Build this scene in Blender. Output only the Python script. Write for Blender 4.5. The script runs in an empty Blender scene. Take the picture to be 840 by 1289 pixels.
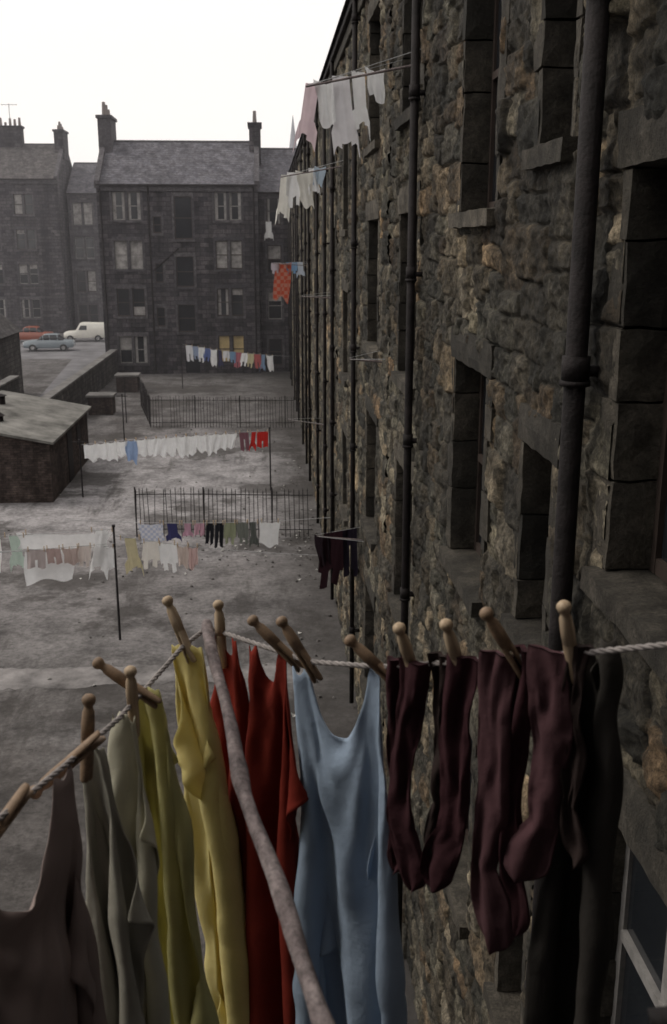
import bpy, math, random, bmesh
import numpy as np
from mathutils import Vector, Matrix
from mathutils import noise as mn
random.seed(7); RNG=np.random.default_rng(7)
S=bpy.context.scene
COL=S.collection
S.view_settings.view_transform='Standard'; S.view_settings.look='None'; S.view_settings.exposure=0

# ------------------------------------------------------------ materials
def mat_new(name):
    m=bpy.data.materials.new(name); m.use_nodes=True
    nt=m.node_tree; b=nt.nodes['Principled BSDF']
    return m,nt,b
def N(nt,t,**kw):
    n=nt.nodes.new(t)
    for k,v in kw.items(): setattr(n,k,v)
    return n
def L(nt,a,b): nt.links.new(a,b)
def c4(c): return (c[0],c[1],c[2],1)
def mixc(nt,fac,a,b,blend='MIX'):
    n=nt.nodes.new('ShaderNodeMix'); n.data_type='RGBA'; n.blend_type=blend
    for idx,v in ((0,fac),(6,a),(7,b)):
        if hasattr(v,'links'): L(nt,v,n.inputs[idx])
        elif isinstance(v,(int,float)): n.inputs[idx].default_value=v
        else: n.inputs[idx].default_value=c4(v)
    return n.outputs[2]
def ramp(nt,val,stops):
    r=nt.nodes.new('ShaderNodeValToRGB'); e=r.color_ramp.elements
    while len(e)<len(stops): e.new(0.5)
    for k,(p,c) in enumerate(stops):
        e[k].position=p; e[k].color=c4(c) if hasattr(c,'__len__') else (c,c,c,1)
    L(nt,val,r.inputs[0]); return r.outputs[0]
def noise(nt,scale,detail=5,rough=.6,vec=None):
    n=N(nt,'ShaderNodeTexNoise'); n.inputs['Scale'].default_value=scale
    n.inputs['Detail'].default_value=detail; n.inputs['Roughness'].default_value=rough
    if vec is not None: L(nt,vec,n.inputs['Vector'])
    return n.outputs[0]
def objco(nt):
    return N(nt,'ShaderNodeTexCoord').outputs['Object']
def bump(nt,b,h,strength=.5,dist=.02):
    n=N(nt,'ShaderNodeBump'); n.inputs['Strength'].default_value=strength; n.inputs['Distance'].default_value=dist
    L(nt,h,n.inputs['Height']); L(nt,n.outputs[0],b.inputs['Normal'])
def plain(name,c,rough=.7,metal=0,var=.25,scale=6,bmp=.2,bd=.01,spec=.5):
    m,nt,b=mat_new(name); v=objco(nt)
    n=noise(nt,scale,6,.65,v)
    lo=[x*(1-var) for x in c]; hi=[min(1,x*(1+var)) for x in c]
    L(nt,ramp(nt,n,[(.3,lo),(.7,hi)]),b.inputs['Base Color'])
    b.inputs['Roughness'].default_value=rough; b.inputs['Metallic'].default_value=metal; b.inputs['Specular IOR Level'].default_value=spec
    bump(nt,b,noise(nt,scale*6,4,.6,v),bmp,bd)
    return m
def dressed(name,ca,cb,soot=.7,sc=(.02,.02,.02)):
    m,nt,b=mat_new(name); co=objco(nt)
    gi=N(nt,'ShaderNodeNewGeometry').outputs['Random Per Island']
    c=ramp(nt,gi,[(0,ca),(1,cb)])
    n1=noise(nt,4,9,.75,co); c=mixc(nt,1.,c,ramp(nt,n1,[(.3,.25),(.5,.8),(.7,1.7)]),'MULTIPLY')
    n3=noise(nt,45,6,.75,co); c=mixc(nt,.7,c,ramp(nt,n3,[(.32,.35),(.65,1.4)]),'MULTIPLY')
    n2=noise(nt,.8,6,.65,co); f=N(nt,'ShaderNodeMath',operation='MULTIPLY'); L(nt,ramp(nt,n2,[(.36,0.),(.6,1.)]),f.inputs[0]); f.inputs[1].default_value=soot
    c=mixc(nt,f.outputs[0],c,sc)
    L(nt,c,b.inputs['Base Color']); b.inputs['Roughness'].default_value=.85; b.inputs['Specular IOR Level'].default_value=.2
    bump(nt,b,mixc(nt,.5,n1,n3),1.,.04); return m
def masonry(name,ca,cb,mortar,bw=.6,bh=.3,ms=.015,sootc=(.02,.02,.022),soot=.6,bs=.5):
    m,nt,b=mat_new(name); co=objco(nt)
    sx=N(nt,'ShaderNodeSeparateXYZ'); L(nt,co,sx.inputs[0])
    add=N(nt,'ShaderNodeMath',operation='ADD'); L(nt,sx.outputs[0],add.inputs[0]); L(nt,sx.outputs[1],add.inputs[1])
    cb_=N(nt,'ShaderNodeCombineXYZ'); L(nt,add.outputs[0],cb_.inputs[0]); L(nt,sx.outputs[2],cb_.inputs[1])
    dn=N(nt,'ShaderNodeTexNoise'); dn.inputs['Scale'].default_value=2; L(nt,co,dn.inputs['Vector'])
    vm=N(nt,'ShaderNodeVectorMath',operation='MULTIPLY_ADD'); L(nt,dn.outputs[1],vm.inputs[0]); vm.inputs[1].default_value=(.1,.07,0); L(nt,cb_.outputs[0],vm.inputs[2])
    br=N(nt,'ShaderNodeTexBrick'); L(nt,vm.outputs[0],br.inputs['Vector'])
    br.inputs['Scale'].default_value=1; br.inputs['Brick Width'].default_value=bw; br.inputs['Row Height'].default_value=bh
    br.inputs['Mortar Size'].default_value=ms; br.inputs['Mortar Smooth'].default_value=.3
    br.inputs['Color1'].default_value=c4(ca); br.inputs['Color2'].default_value=c4(cb); br.inputs['Mortar'].default_value=c4(mortar)
    n1=noise(nt,.35,6,.6,co); f1=ramp(nt,n1,[(.35,0.),(.7,1.)])
    fm=N(nt,'ShaderNodeMath',operation='MULTIPLY'); L(nt,f1,fm.inputs[0]); fm.inputs[1].default_value=soot
    c=mixc(nt,fm.outputs[0],br.outputs[0],sootc)
    n2=noise(nt,5,6,.7,co)
    c=mixc(nt,.85,c,ramp(nt,n2,[(.3,.3),(.7,1.35)]),'MULTIPLY')
    mp=N(nt,'ShaderNodeMapping'); mp.inputs['Scale'].default_value=(1.6,1.6,.12); L(nt,co,mp.inputs[0])
    n5=noise(nt,1,5,.6,mp.outputs[0]); c=mixc(nt,.75,c,ramp(nt,n5,[(.35,.4),(.6,1.2)]),'MULTIPLY')
    L(nt,c,b.inputs['Base Color']); b.inputs['Roughness'].default_value=.9; b.inputs['Specular IOR Level'].default_value=.2
    h=mixc(nt,.35,br.outputs[1],n2)
    inv=N(nt,'ShaderNodeInvert'); L(nt,h,inv.inputs[1])
    bump(nt,b,inv.outputs[0],bs,.03)
    return m
def cloth(name,c,tr=.25,var=.12,scale=900,pattern=None,c2=None):
    m,nt,b=mat_new(name); co=objco(nt)
    n=noise(nt,7,4,.6,co)
    base=ramp(nt,n,[(.3,[x*(1-var) for x in c]),(.7,[min(1,x*(1+var)) for x in c])])
    if pattern:
        w=N(nt,'ShaderNodeTexChecker'); w.inputs['Scale'].default_value=pattern; L(nt,co,w.inputs['Vector'])
        if c2 is None: c2=[x*.5 for x in c]
        base=mixc(nt,w.outputs[1],base,c2)
    L(nt,base,b.inputs['Base Color']); b.inputs['Roughness'].default_value=.92
    b.inputs['Specular IOR Level'].default_value=.12
    bn=noise(nt,scale,2,.5,co); bn2=noise(nt,40,5,.6,co)
    bb=N(nt,'ShaderNodeBump'); bb.inputs['Strength'].default_value=.35; bb.inputs['Distance'].default_value=.001; L(nt,bn,bb.inputs['Height'])
    bc=N(nt,'ShaderNodeBump'); bc.inputs['Strength'].default_value=.5; bc.inputs['Distance'].default_value=.005; L(nt,bn2,bc.inputs['Height']); L(nt,bb.outputs[0],bc.inputs['Normal'])
    L(nt,bc.outputs[0],b.inputs['Normal'])
    if tr>0:
        t=N(nt,'ShaderNodeBsdfTranslucent'); L(nt,base,t.inputs[0])
        mx=N(nt,'ShaderNodeMixShader'); mx.inputs[0].default_value=tr
        out=nt.nodes['Material Output']
        L(nt,b.outputs[0],mx.inputs[1]); L(nt,t.outputs[0],mx.inputs[2]); L(nt,mx.outputs[0],out.inputs[0])
    return m

M={}
def rubble_mat():
    m,nt,b=mat_new('rubble_stone'); co=objco(nt)
    at=N(nt,'ShaderNodeAttribute'); at.attribute_name='blk'
    sp=N(nt,'ShaderNodeSeparateColor'); L(nt,at.outputs['Color'],sp.inputs[0])
    tone=ramp(nt,sp.outputs[0],[(0,(.055,.049,.04)),(.4,(.105,.093,.074)),(.75,(.18,.156,.12)),(1,(.32,.265,.19))])
    hue=ramp(nt,sp.outputs[1],[(0,(.93,.98,.94)),(.5,(1,1,.97)),(.8,(1.05,.98,.86)),(1,(1.2,.94,.72))])
    c=mixc(nt,1.,tone,hue,'MULTIPLY')
    n1=noise(nt,3.6,12,.8,co)
    c=mixc(nt,1.,c,ramp(nt,n1,[(.34,.14),(.45,.55),(.54,1.15),(.66,2.3)]),'MULTIPLY')
    n3=noise(nt,24,10,.85,co)
    c=mixc(nt,.85,c,ramp(nt,n3,[(.36,.15),(.5,.9),(.64,1.9)]),'MULTIPLY')
    mp=N(nt,'ShaderNodeMapping'); mp.inputs['Scale'].default_value=(1,1.3,.22); L(nt,co,mp.inputs[0])
    n5=noise(nt,1,6,.65,mp.outputs[0]); c=mixc(nt,.85,c,ramp(nt,n5,[(.38,.38),(.55,1.15)]),'MULTIPLY')
    n2=noise(nt,.5,8,.7,co)
    f=N(nt,'ShaderNodeMath',operation='MULTIPLY'); L(nt,ramp(nt,n2,[(.44,0.),(.6,1.)]),f.inputs[0]); f.inputs[1].default_value=.68
    c=mixc(nt,f.outputs[0],c,(.025,.0235,.020))
    mo=ramp(nt,sp.outputs[2],[(.0,1.),(.5,0.)])
    n4=noise(nt,1.4,6,.7,co)
    mc=ramp(nt,n4,[(.46,(.014,.0132,.0115)),(.6,(.16,.142,.115))])
    c=mixc(nt,mo,c,mc)
    L(nt,c,b.inputs['Base Color']); b.inputs['Roughness'].default_value=.8
    b.inputs['Specular IOR Level'].default_value=.25
    n7=noise(nt,11,12,.8,co)
    bump(nt,b,mixc(nt,.4,n7,n3),1.,.09)
    return m
M['rubble']=rubble_mat()
M['dressed']=dressed('dressed_stone',(.055,.049,.041),(.15,.13,.102),.72,(.022,.021,.018))
M['dressed_far']=dressed('dressed_stone_far',(.07,.066,.072),(.135,.125,.13),.5,(.045,.042,.048))  # lighter and more lilac than the near stone: distance haze in the colour
M['pipe']=plain('cast_iron_pipe',(.016,.013,.013),.75,0,.6,7,.7,.01,.2)
M['glass']=plain('window_glass',(.015,.017,.02),.1,0,.2,2,.03,.01)
M['paint_brown']=plain('brown_paint',(.04,.029,.024),.6,0,.3,9,.3,.004,.3)
M['paint_white']=plain('white_paint',(.2,.19,.18),.55,0,.35,9,.3,.004)
M['curtain']=plain('net_curtain',(.25,.235,.225),.5,0,.65,2.5,.3,.01)
M['curtain_yel']=plain('yellow_curtain',(.5,.38,.18),.5,0,.25,2.5,.3,.01)
M['far']=masonry('sooty_sandstone',(.036,.033,.038),(.12,.108,.112),(.026,.024,.029),.62,.3,.022,(.026,.024,.03),.6)  # sooty stone; its lilac lift is distance haze put into the colour
M['far2']=masonry('grey_sandstone',(.08,.077,.085),(.15,.14,.145),(.05,.048,.055),.7,.32,.02,(.06,.057,.064),.6)  # grey stone, also paled towards lilac in its colour for distance haze
M['slate']=masonry('roof_slate',(.105,.102,.118),(.155,.148,.162),(.065,.062,.072),.35,.16,.012,(.085,.082,.092),.4,.25)
M['slate_br']=masonry('brown_slate',(.075,.069,.069),(.12,.108,.105),(.048,.044,.046),.35,.16,.012,(.056,.052,.054),.5,.25)
M['brick']=masonry('dark_brick',(.062,.045,.04),(.125,.092,.08),(.05,.045,.041),.23,.085,.01,(.03,.026,.026),.6,.5)
M['yardwall']=masonry('yard_wall_stone',(.062,.058,.055),(.14,.127,.117),(.04,.037,.036),.5,.25,.02,(.038,.035,.034),.6,.5)
M['felt']=plain('roof_felt',(.155,.149,.138),.95,0,.55,1.0,.5,.03,.15)
M['iron']=plain('railing_iron',(.026,.023,.024),.7,.0,.4,8,.3,.004,.2)
M['concrete']=plain('concrete',(.14,.133,.128),.95,0,.45,1.2,.5,.02,.15)
M['asphalt']=plain('asphalt',(.14,.136,.142),.95,0,.4,.5,.4,.01,.2)
def wood():
    m,nt,b=mat_new('peg_wood'); co=objco(nt)
    mp=N(nt,'ShaderNodeMapping'); mp.inputs['Scale'].default_value=(150,150,14); L(nt,co,mp.inputs[0])
    n=noise(nt,1,5,.6,mp.outputs[0])
    L(nt,ramp(nt,n,[(.3,(.3,.205,.12)),(.65,(.57,.44,.3))]),b.inputs['Base Color']); b.inputs['Roughness'].default_value=.7
    bump(nt,b,n,.3,.001); return m
M['wood']=wood()
M['wood2']=plain('dark_peg_wood',(.25,.165,.10),.65,0,.4,60,.3,.001)
def polewood():
    m,nt,b=mat_new('weathered_pole_wood'); co=objco(nt)
    n=noise(nt,14,8,.75,co); n2=noise(nt,90,5,.7,co)
    c=ramp(nt,n,[(.32,(.045,.034,.034)),(.46,(.16,.125,.122)),(.7,(.36,.3,.29))])
    c=mixc(nt,.7,c,ramp(nt,n2,[(.35,.35),(.6,1.2)]),'MULTIPLY')
    L(nt,c,b.inputs['Base Color']); b.inputs['Roughness'].default_value=.75
    bump(nt,b,n,1.,.012); return m
M['pole']=polewood()
M['rope']=plain('rope_fibre',(.3,.27,.255),.9,0,.3,60,.4,.001)
M['wire']=plain('line_cord',(.35,.35,.35),.8)

def ground_mat():
    m,nt,b=mat_new('ground_earth'); co=objco(nt)
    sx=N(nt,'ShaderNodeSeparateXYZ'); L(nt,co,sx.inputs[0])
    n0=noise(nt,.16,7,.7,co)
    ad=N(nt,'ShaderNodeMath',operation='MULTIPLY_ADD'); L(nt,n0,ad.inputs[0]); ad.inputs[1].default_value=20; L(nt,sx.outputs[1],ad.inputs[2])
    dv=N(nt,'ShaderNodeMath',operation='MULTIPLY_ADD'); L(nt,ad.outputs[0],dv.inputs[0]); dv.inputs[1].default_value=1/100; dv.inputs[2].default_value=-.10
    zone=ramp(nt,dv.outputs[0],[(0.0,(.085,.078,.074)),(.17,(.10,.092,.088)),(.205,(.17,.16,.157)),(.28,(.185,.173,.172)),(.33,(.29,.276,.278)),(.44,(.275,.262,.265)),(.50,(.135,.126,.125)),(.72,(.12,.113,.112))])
    n1=noise(nt,.8,10,.75,co)
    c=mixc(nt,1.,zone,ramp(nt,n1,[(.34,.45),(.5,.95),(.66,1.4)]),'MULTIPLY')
    n2=noise(nt,7,9,.8,co)
    c=mixc(nt,.7,c,ramp(nt,n2,[(.36,.45),(.5,.97),(.63,1.4)]),'MULTIPLY')
    n4=noise(nt,.21,8,.7,co)
    c=mixc(nt,ramp(nt,n4,[(.51,0.),(.57,.72)]),c,(.055,.05,.047))
    mp=N(nt,'ShaderNodeMapping'); mp.inputs['Scale'].default_value=(.9,.16,1); mp.inputs['Rotation'].default_value=(0,0,.25); L(nt,co,mp.inputs[0])
    n8=noise(nt,1,7,.7,mp.outputs[0])
    c=mixc(nt,ramp(nt,n8,[(.54,0.),(.62,.6)]),c,(.06,.055,.052))
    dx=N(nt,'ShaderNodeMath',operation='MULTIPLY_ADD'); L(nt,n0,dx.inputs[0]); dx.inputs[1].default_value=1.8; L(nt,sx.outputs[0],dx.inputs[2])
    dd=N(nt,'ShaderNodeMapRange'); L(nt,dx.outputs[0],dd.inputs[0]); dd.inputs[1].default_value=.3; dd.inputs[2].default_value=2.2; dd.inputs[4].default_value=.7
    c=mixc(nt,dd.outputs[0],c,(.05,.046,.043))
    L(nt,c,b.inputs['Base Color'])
    b.inputs['Roughness'].default_value=.95; b.inputs['Specular IOR Level'].default_value=.08
    bump(nt,b,mixc(nt,.5,n1,n2),.7,.10)
    return m
M['ground']=ground_mat()

# ------------------------------------------------------------ mesh helpers
def empty(name,parent=None):
    o=bpy.data.objects.new(name,None); COL.objects.link(o); o.parent=parent; o.empty_display_size=.2; return o
def mesh_obj(name,verts,faces,mat,parent=None,smooth=False):
    me=bpy.data.meshes.new(name); me.from_pydata([tuple(v) for v in verts],[],faces); me.update()
    if smooth: me.polygons.foreach_set('use_smooth',[True]*len(me.polygons))
    o=bpy.data.objects.new(name,me); COL.objects.link(o)
    if mat: me.materials.append(mat)
    o.parent=parent; return o
class MB:
    def __init__(s): s.v=[]; s.f=[]
    def box(s,x0,x1,y0,y1,z0,z1):
        k=len(s.v)
        s.v+=[(x0,y0,z0),(x1,y0,z0),(x1,y1,z0),(x0,y1,z0),(x0,y0,z1),(x1,y0,z1),(x1,y1,z1),(x0,y1,z1)]
        s.f+=[tuple(k+i for i in q) for q in ((0,3,2,1),(4,5,6,7),(0,1,5,4),(1,2,6,5),(2,3,7,6),(3,0,4,7))]
    def cyl(s,p,q,r,n=10,r2=None,caps=True):
        p=Vector(p); q=Vector(q); d=(q-p).normalized(); a=d.orthogonal().normalized(); b=d.cross(a); r2=r if r2 is None else r2
        k=len(s.v)
        for c,rr in ((p,r),(q,r2)):
            for i in range(n):
                t=2*math.pi*i/n; s.v.append(tuple(c+a*math.cos(t)*rr+b*math.sin(t)*rr))
        for i in range(n): j=(i+1)%n; s.f.append((k+i,k+j,k+n+j,k+n+i))
        if caps: s.f.append(tuple(k+i for i in range(n-1,-1,-1))); s.f.append(tuple(k+n+i for i in range(n)))
    def poly(s,pts): k=len(s.v); s.v+=[tuple(p) for p in pts]; s.f.append(tuple(range(k,k+len(pts))))
    def rbox(s,x0,x1,y0,y1,z0,z1,amp,step=.09):
        nx=max(1,int((x1-x0)/step)); ny=max(1,int((y1-y0)/step)); nz=max(1,int((z1-z0)/step)); idx={}
        bev=.012
        def P(i,j,k):
            key=(i,j,k)
            if key in idx: return idx[key]
            p=Vector((x0+(x1-x0)*i/nx,y0+(y1-y0)*j/ny,z0+(z1-z0)*k/nz)); e=[i in(0,nx),j in(0,ny),k in(0,nz)]
            if sum(e)>1:
                if e[0]: p.x+=bev*(1 if i==0 else -1)
                if e[1]: p.y+=bev*(1 if j==0 else -1)*.6
                if e[2]: p.z+=bev*(1 if k==0 else -1)*.6
            q=mn.noise_vector(p*7)*amp+mn.noise_vector(p*23)*amp*.5; p+=q
            s.v.append(tuple(p)); idx[key]=len(s.v)-1; return idx[key]
        for j in range(ny):
            for k in range(nz):
                s.f.append((P(0,j,k),P(0,j,k+1),P(0,j+1,k+1),P(0,j+1,k))); s.f.append((P(nx,j,k),P(nx,j+1,k),P(nx,j+1,k+1),P(nx,j,k+1)))
        for i in range(nx):
            for k in range(nz):
                s.f.append((P(i,0,k),P(i+1,0,k),P(i+1,0,k+1),P(i,0,k+1))); s.f.append((P(i,ny,k),P(i,ny,k+1),P(i+1,ny,k+1),P(i+1,ny,k)))
        for i in range(nx):
            for j in range(ny):
                s.f.append((P(i,j,0),P(i,j+1,0),P(i+1,j+1,0),P(i+1,j,0))); s.f.append((P(i,j,nz),P(i+1,j,nz),P(i+1,j+1,nz),P(i,j+1,nz)))
    def obj(s,name,mat,parent=None,bevel=0,smooth=False):
        if not s.v: return None
        o=mesh_obj(name,s.v,s.f,mat,parent,smooth)
        if bevel:
            m=o.modifiers.new('b','BEVEL'); m.width=bevel; m.segments=2; m.limit_method='ANGLE'
        return o
def box(name,x0,x1,y0,y1,z0,z1,mat,parent=None,bevel=0):
    b=MB(); b.box(x0,x1,y0,y1,z0,z1); return b.obj(name,mat,parent,bevel)
def curve(name,pts,r,mat,parent=None,res=4):
    cu=bpy.data.curves.new(name,'CURVE'); cu.dimensions='3D'; cu.bevel_depth=r; cu.bevel_resolution=res
    sp=cu.splines.new('POLY'); sp.points.add(len(pts)-1)
    for i,p in enumerate(pts): sp.points[i].co=(p[0],p[1],p[2],1)
    o=bpy.data.objects.new(name,cu); COL.objects.link(o); cu.materials.append(mat); o.parent=parent; return o

def vnoise(A,B,scale,seed):
    r=np.random.default_rng(seed); G=r.random((257,257))
    a=A*scale; b=B*scale; ia=np.floor(a).astype(int); ib=np.floor(b).astype(int); fa=a-ia; fb=b-ib
    fa=fa*fa*(3-2*fa); fb=fb*fb*(3-2*fb); ia%=256; ib%=256
    return (G[ia,ib]*(1-fa)+G[ia+1,ib]*fa)*(1-fb)+(G[ia,ib+1]*(1-fa)+G[ia+1,ib+1]*fa)*fb-.5
def fbm(A,B,scale,seed,o=4):
    t=0; amp=1
    for k in range(o): t=t+amp*vnoise(A,B,scale*2**k,seed+k); amp*=.5
    return t

# ------------------------------------------------------------ right-hand tenement (rubble wall)
WX=1.71; WH=13.0; WEND=74.0
ten=empty('tenement_building')
openings=[]
def addcol(y0,y1,kind):
    if kind=='C': zs=[(1.3,3.2),(4.35,6.25),(7.4,9.33),(10.45,12.3)]
    elif kind=='D': zs=[(3.2,4.95),(6.22,8.0),(9.25,11.4)]
    else: zs=[(.6,1.75),(3.45,4.68),(6.5,7.73),(9.56,11.0)]
    for a,b in zs: openings.append((y0,y1,a,b,kind))
addcol(.9,2.2,'C'); addcol(3.45,4.72,'C')
y=5.06
pipes=[5.06]
while y<72:
    addcol(y+.72,y+1.34,'E'); addcol(y+2.58,y+3.88,'D'); 
    if y+6.05<73: pipes.append(y+6.05)
    if y+8<73: addcol(y+6.4,y+7.85,'C')
    if y+12<73: addcol(y+10.4,y+11.9,'C')
    if y+13.36<73.5: pipes.append(y+13.36)
    if y>15 and y+9.2<73: pipes.append(y+9.2)
    y+=13.36
def rubble_panel(name,ya,yb,za,zb,res,cw,ch,seed):
    rnd=random.Random(seed)
    ny=int((yb-ya)/cw)+2; nz=int((zb-za)/ch)+2
    gid=-np.ones((ny,nz),int); blocks=[]
    for j in range(nz):
        for i in range(ny):
            if gid[i,j]>=0: continue
            w=rnd.choice([3,4,5,5,6,7,8,3]); h=rnd.choice([2,3,3,4,4,5,2])
            if w<=3 and h>=4: h=3
            ww=0
            while ww<w and i+ww<ny and gid[i+ww,j]<0: ww+=1
            if i+ww<ny and ww==w:
                free=0
                while i+ww+free<ny and free<3 and gid[i+ww+free,j]<0: free+=1
                if free<2: ww+=free
            hh=min(h,nz-j); 
            if ww<=2: hh=min(hh,2)
            gid[i:i+ww,j:j+hh]=len(blocks)
            blocks.append((i*cw,(i+ww)*cw,j*ch,(j+hh)*ch))
    B=np.array(blocks); nb=len(B); R=np.random.default_rng(seed); rb=R.random((nb,8))
    nY=int((yb-ya)/res)+1; nZ=int((zb-za)/res)+1
    Y,Z=np.meshgrid(np.linspace(0,yb-ya,nY),np.linspace(0,zb-za,nZ),indexing='ij')
    wy=Y+fbm(Y,Z,1.1,seed+1,2)*.09+fbm(Y,Z,9,seed+5,2)*.022+.02; wz=Z+fbm(Y,Z,.9,seed+9,2)*.10+fbm(Y,Z,8,seed+7,2)*.022+.02
    ii=np.clip((wy/cw).astype(int),0,ny-1); jj=np.clip((wz/ch).astype(int),0,nz-1); bid=gid[ii,jj]
    b=B[bid]
    dy=np.minimum(wy-b[...,0],b[...,1]-wy); dz=np.minimum(wz-b[...,2],b[...,3]-wz)
    k=.02; d=np.where((dy<k)&(dz<k), k-np.sqrt(np.maximum(0,(k-dy)**2+(k-dz)**2)), np.minimum(dy,dz)); d=np.maximum(d,0)
    t=np.clip((d-.003)/.018,0,1); prof=t*(2-t)
    cy=(b[...,0]+b[...,1])/2; cz=(b[...,2]+b[...,3])/2
    amp=.028+.035*rb[bid,0]
    tilt=(wy-cy)*(rb[bid,1]-.5)*.10+(wz-cz)*(rb[bid,2]-.5)*.16
    oy=Y+rb[bid,4]*17; oz=Z+rb[bid,5]*11
    n1=fbm(oy,oz,3.2,seed+20,5)
    ridg=np.abs(fbm(oy*.8,oz*1.3,5,seed+40,4)); rid2=np.abs(fbm(oy,oz,13,seed+60,3))
    fac=fbm(oy,oz*1.4,2.4,seed+70,2); fac=np.round(fac*5)/5
    rough=n1*.035-ridg*.06-rid2*.028+fac*.035+vnoise(Y,Z,30,seed+30)*.012
    edge=(np.clip(d/.07,0,1)-1)*.018*rb[bid,7]
    out=prof*(amp+.012+tilt+rough+edge)+vnoise(Y,Z,18,seed+31)*.010
    out=np.clip(out,-.02,.12)
    YY=Y+ya; ZZ=Z+za
    for (a,bb,c,dd,kk) in openings:
        if bb<ya-.5 or a>yb+.5: continue
        i0=max(0,int((a-.3-ya)/(yb-ya)*(nY-1))); i1=min(nY,int((bb+.3-ya)/(yb-ya)*(nY-1))+2); 
        sy=slice(i0,i1)
        e=np.maximum(np.maximum(a-YY[sy],YY[sy]-bb),np.maximum(c-ZZ[sy],ZZ[sy]-dd))
        wgt=np.clip((.20-e)/.1,0,1); out[sy]=out[sy]*(1-wgt)+np.clip(out[sy],.0,.035)*wgt
    X=WX-out
    V=np.stack([X,YY,ZZ],-1).reshape(-1,3)
    idx=np.arange(nY*nZ).reshape(nY,nZ)
    q=np.stack([idx[:-1,:-1],idx[:-1,1:],idx[1:,1:],idx[1:,:-1]],-1).reshape(-1,4)
    cyv=((Y[:-1,:-1]+Y[1:,1:])/2+ya).ravel(); czv=((Z[:-1,:-1]+Z[1:,1:])/2+za).ravel()
    keep=np.ones(len(q),bool)
    for (a,bb,c,dd,kk) in openings:
        if bb<ya or a>yb: continue
        keep&=~((cyv>a-.04)&(cyv<bb+.04)&(czv>c-.05)&(czv<dd+.06))
    q=q[keep]
    me=bpy.data.meshes.new(name); me.vertices.add(len(V)); me.vertices.foreach_set('co',V.astype(np.float32).ravel())
    me.loops.add(len(q)*4); me.loops.foreach_set('vertex_index',q.astype(np.int32).ravel())
    me.polygons.add(len(q)); me.polygons.foreach_set('loop_start',np.arange(0,len(q)*4,4,dtype=np.int32)); 
    me.polygons.foreach_set('use_smooth',np.ones(len(q),bool))
    me.update(calc_edges=True); me.validate()
    at=me.color_attributes.new('blk','FLOAT_COLOR','POINT')
    col=np.ones((len(V),4),np.float32); col[:,0]=rb[bid,3].ravel(); col[:,1]=rb[bid,4].ravel(); col[:,2]=prof.ravel()
    at.data.foreach_set('color',col.ravel())
    me.materials.append(M['rubble']); o=bpy.data.objects.new(name,me); COL.objects.link(o); o.parent=ten
rubble_panel('wall_near',1.6,14.0,0,WH,.017,.105,.09,11)
rubble_panel('wall_middle',14.0,24.0,0,WH,.03,.105,.09,14)
rubble_panel('wall_return',-.33,1.6,0,WH,.06,.105,.09,12)
rubble_panel('wall_far',24.0,WEND,0,WH,.065,.105,.09,13)
body=MB(); body.box(WX+.36,11,-.3,WEND,0,WH-.01); body.obj('inner_walls',plain('dark_interior',(.02,.02,.02)),ten)
box('end_wall',WX,11,WEND,WEND+.3,0,WH,M['far'],ten)
rf=MB(); rf.poly([(WX-.25,-.4,WH+.05),(WX-.25,WEND+.4,WH+.05),(6.5,WEND+.4,16.2),(6.5,-.4,16.2)]); rf.poly([(6.5,-.4,16.2),(6.5,WEND+.4,16.2),(11.2,WEND+.4,WH),(11.2,-.4,WH)])
rf.poly([(WX,WEND+.3,WH),(11,WEND+.3,WH),(6.5,WEND+.3,16.15)])
rf.obj('roof',M['slate'],ten)
g=MB(); g.box(WX-.18,WX-.03,-.3,WEND,WH-.08,WH+.04); g.obj('gutter',M['pipe'],ten,.02)
g=MB(); g.box(WX-.10,WX+.3,-.3,WEND,WH-.3,WH-.085); g.obj('eaves_course',M['dressed'],ten,.02)
ds=MB(); dsn=MB(); br=MB(); wh=MB(); gl=MB(); cur=MB(); R2=random.Random(5)
def dbox(*a):
    if a[2]<20: dsn.rbox(*a,.011)
    else: ds.box(*a)
for (a,b,c,d,k) in openings:
    Bk=WX+.34
    jw=.13 if k!='E' else .10
    for s in (0,1):
        z=c; 
        while z<d-.02:
            h=min(R2.uniform(.25,.6),d-z); 
            if d-(z+h)<.16: h=d-z
            w=jw+(R2.random()<.4)*.13
            ff=WX-.042+R2.uniform(-.008,.008)
            if s==0: dbox(ff,Bk,a-w,a+R2.uniform(-.008,.008),z,z+h)
            else: dbox(ff,Bk,b+R2.uniform(-.008,.008),b+w,z,z+h)
            z+=h
    dbox(WX-.052-R2.uniform(0,.01),Bk,a-jw-.08,b+jw+.08,d,d+R2.uniform(.24,.32))
    dbox(WX-.12,Bk,a-.14,b+.14,c-.14,c-.003)
    P=wh if (a<5 and c<6 and c>4) or R2.random()<.12 else br
    x0=WX+.2; x1=WX+.26; fw=.055
    P.box(x0,x1,a-.02,a+fw,c,d+.02); P.box(x0,x1,b-fw,b+.02,c,d+.02); P.box(x0+.003,x1,a+fw,b-fw,c,c+.08); P.box(x0+.003,x1,a+fw,b-fw,d-fw,d+.02)
    mz=(c+d)/2
    P.box(x0-.01,x1,a+fw,b-fw,mz-.03,mz+.03)
    if k=='C': P.box(x0+.005,x1,(a+b)/2-.05,(a+b)/2+.05,c+.08,d-fw)
    T=gl if R2.random()<.9 or a<9 else cur
    T.box(x0+.03,x0+.04,a+fw,b-fw,c+.08,mz-.03); 
    T=gl if R2.random()<.8 or a<9 else cur
    T.box(x0+.022,x0+.032,a+fw,b-fw,mz+.03,d-fw)
dsn.obj('near_window_surrounds',M['dressed'],ten); ds.obj('window_surrounds',M['dressed'],ten,.014)
br.obj('sashes_brown',M['paint_brown'],ten); wh.obj('sashes_white',M['paint_white'],ten)
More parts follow.
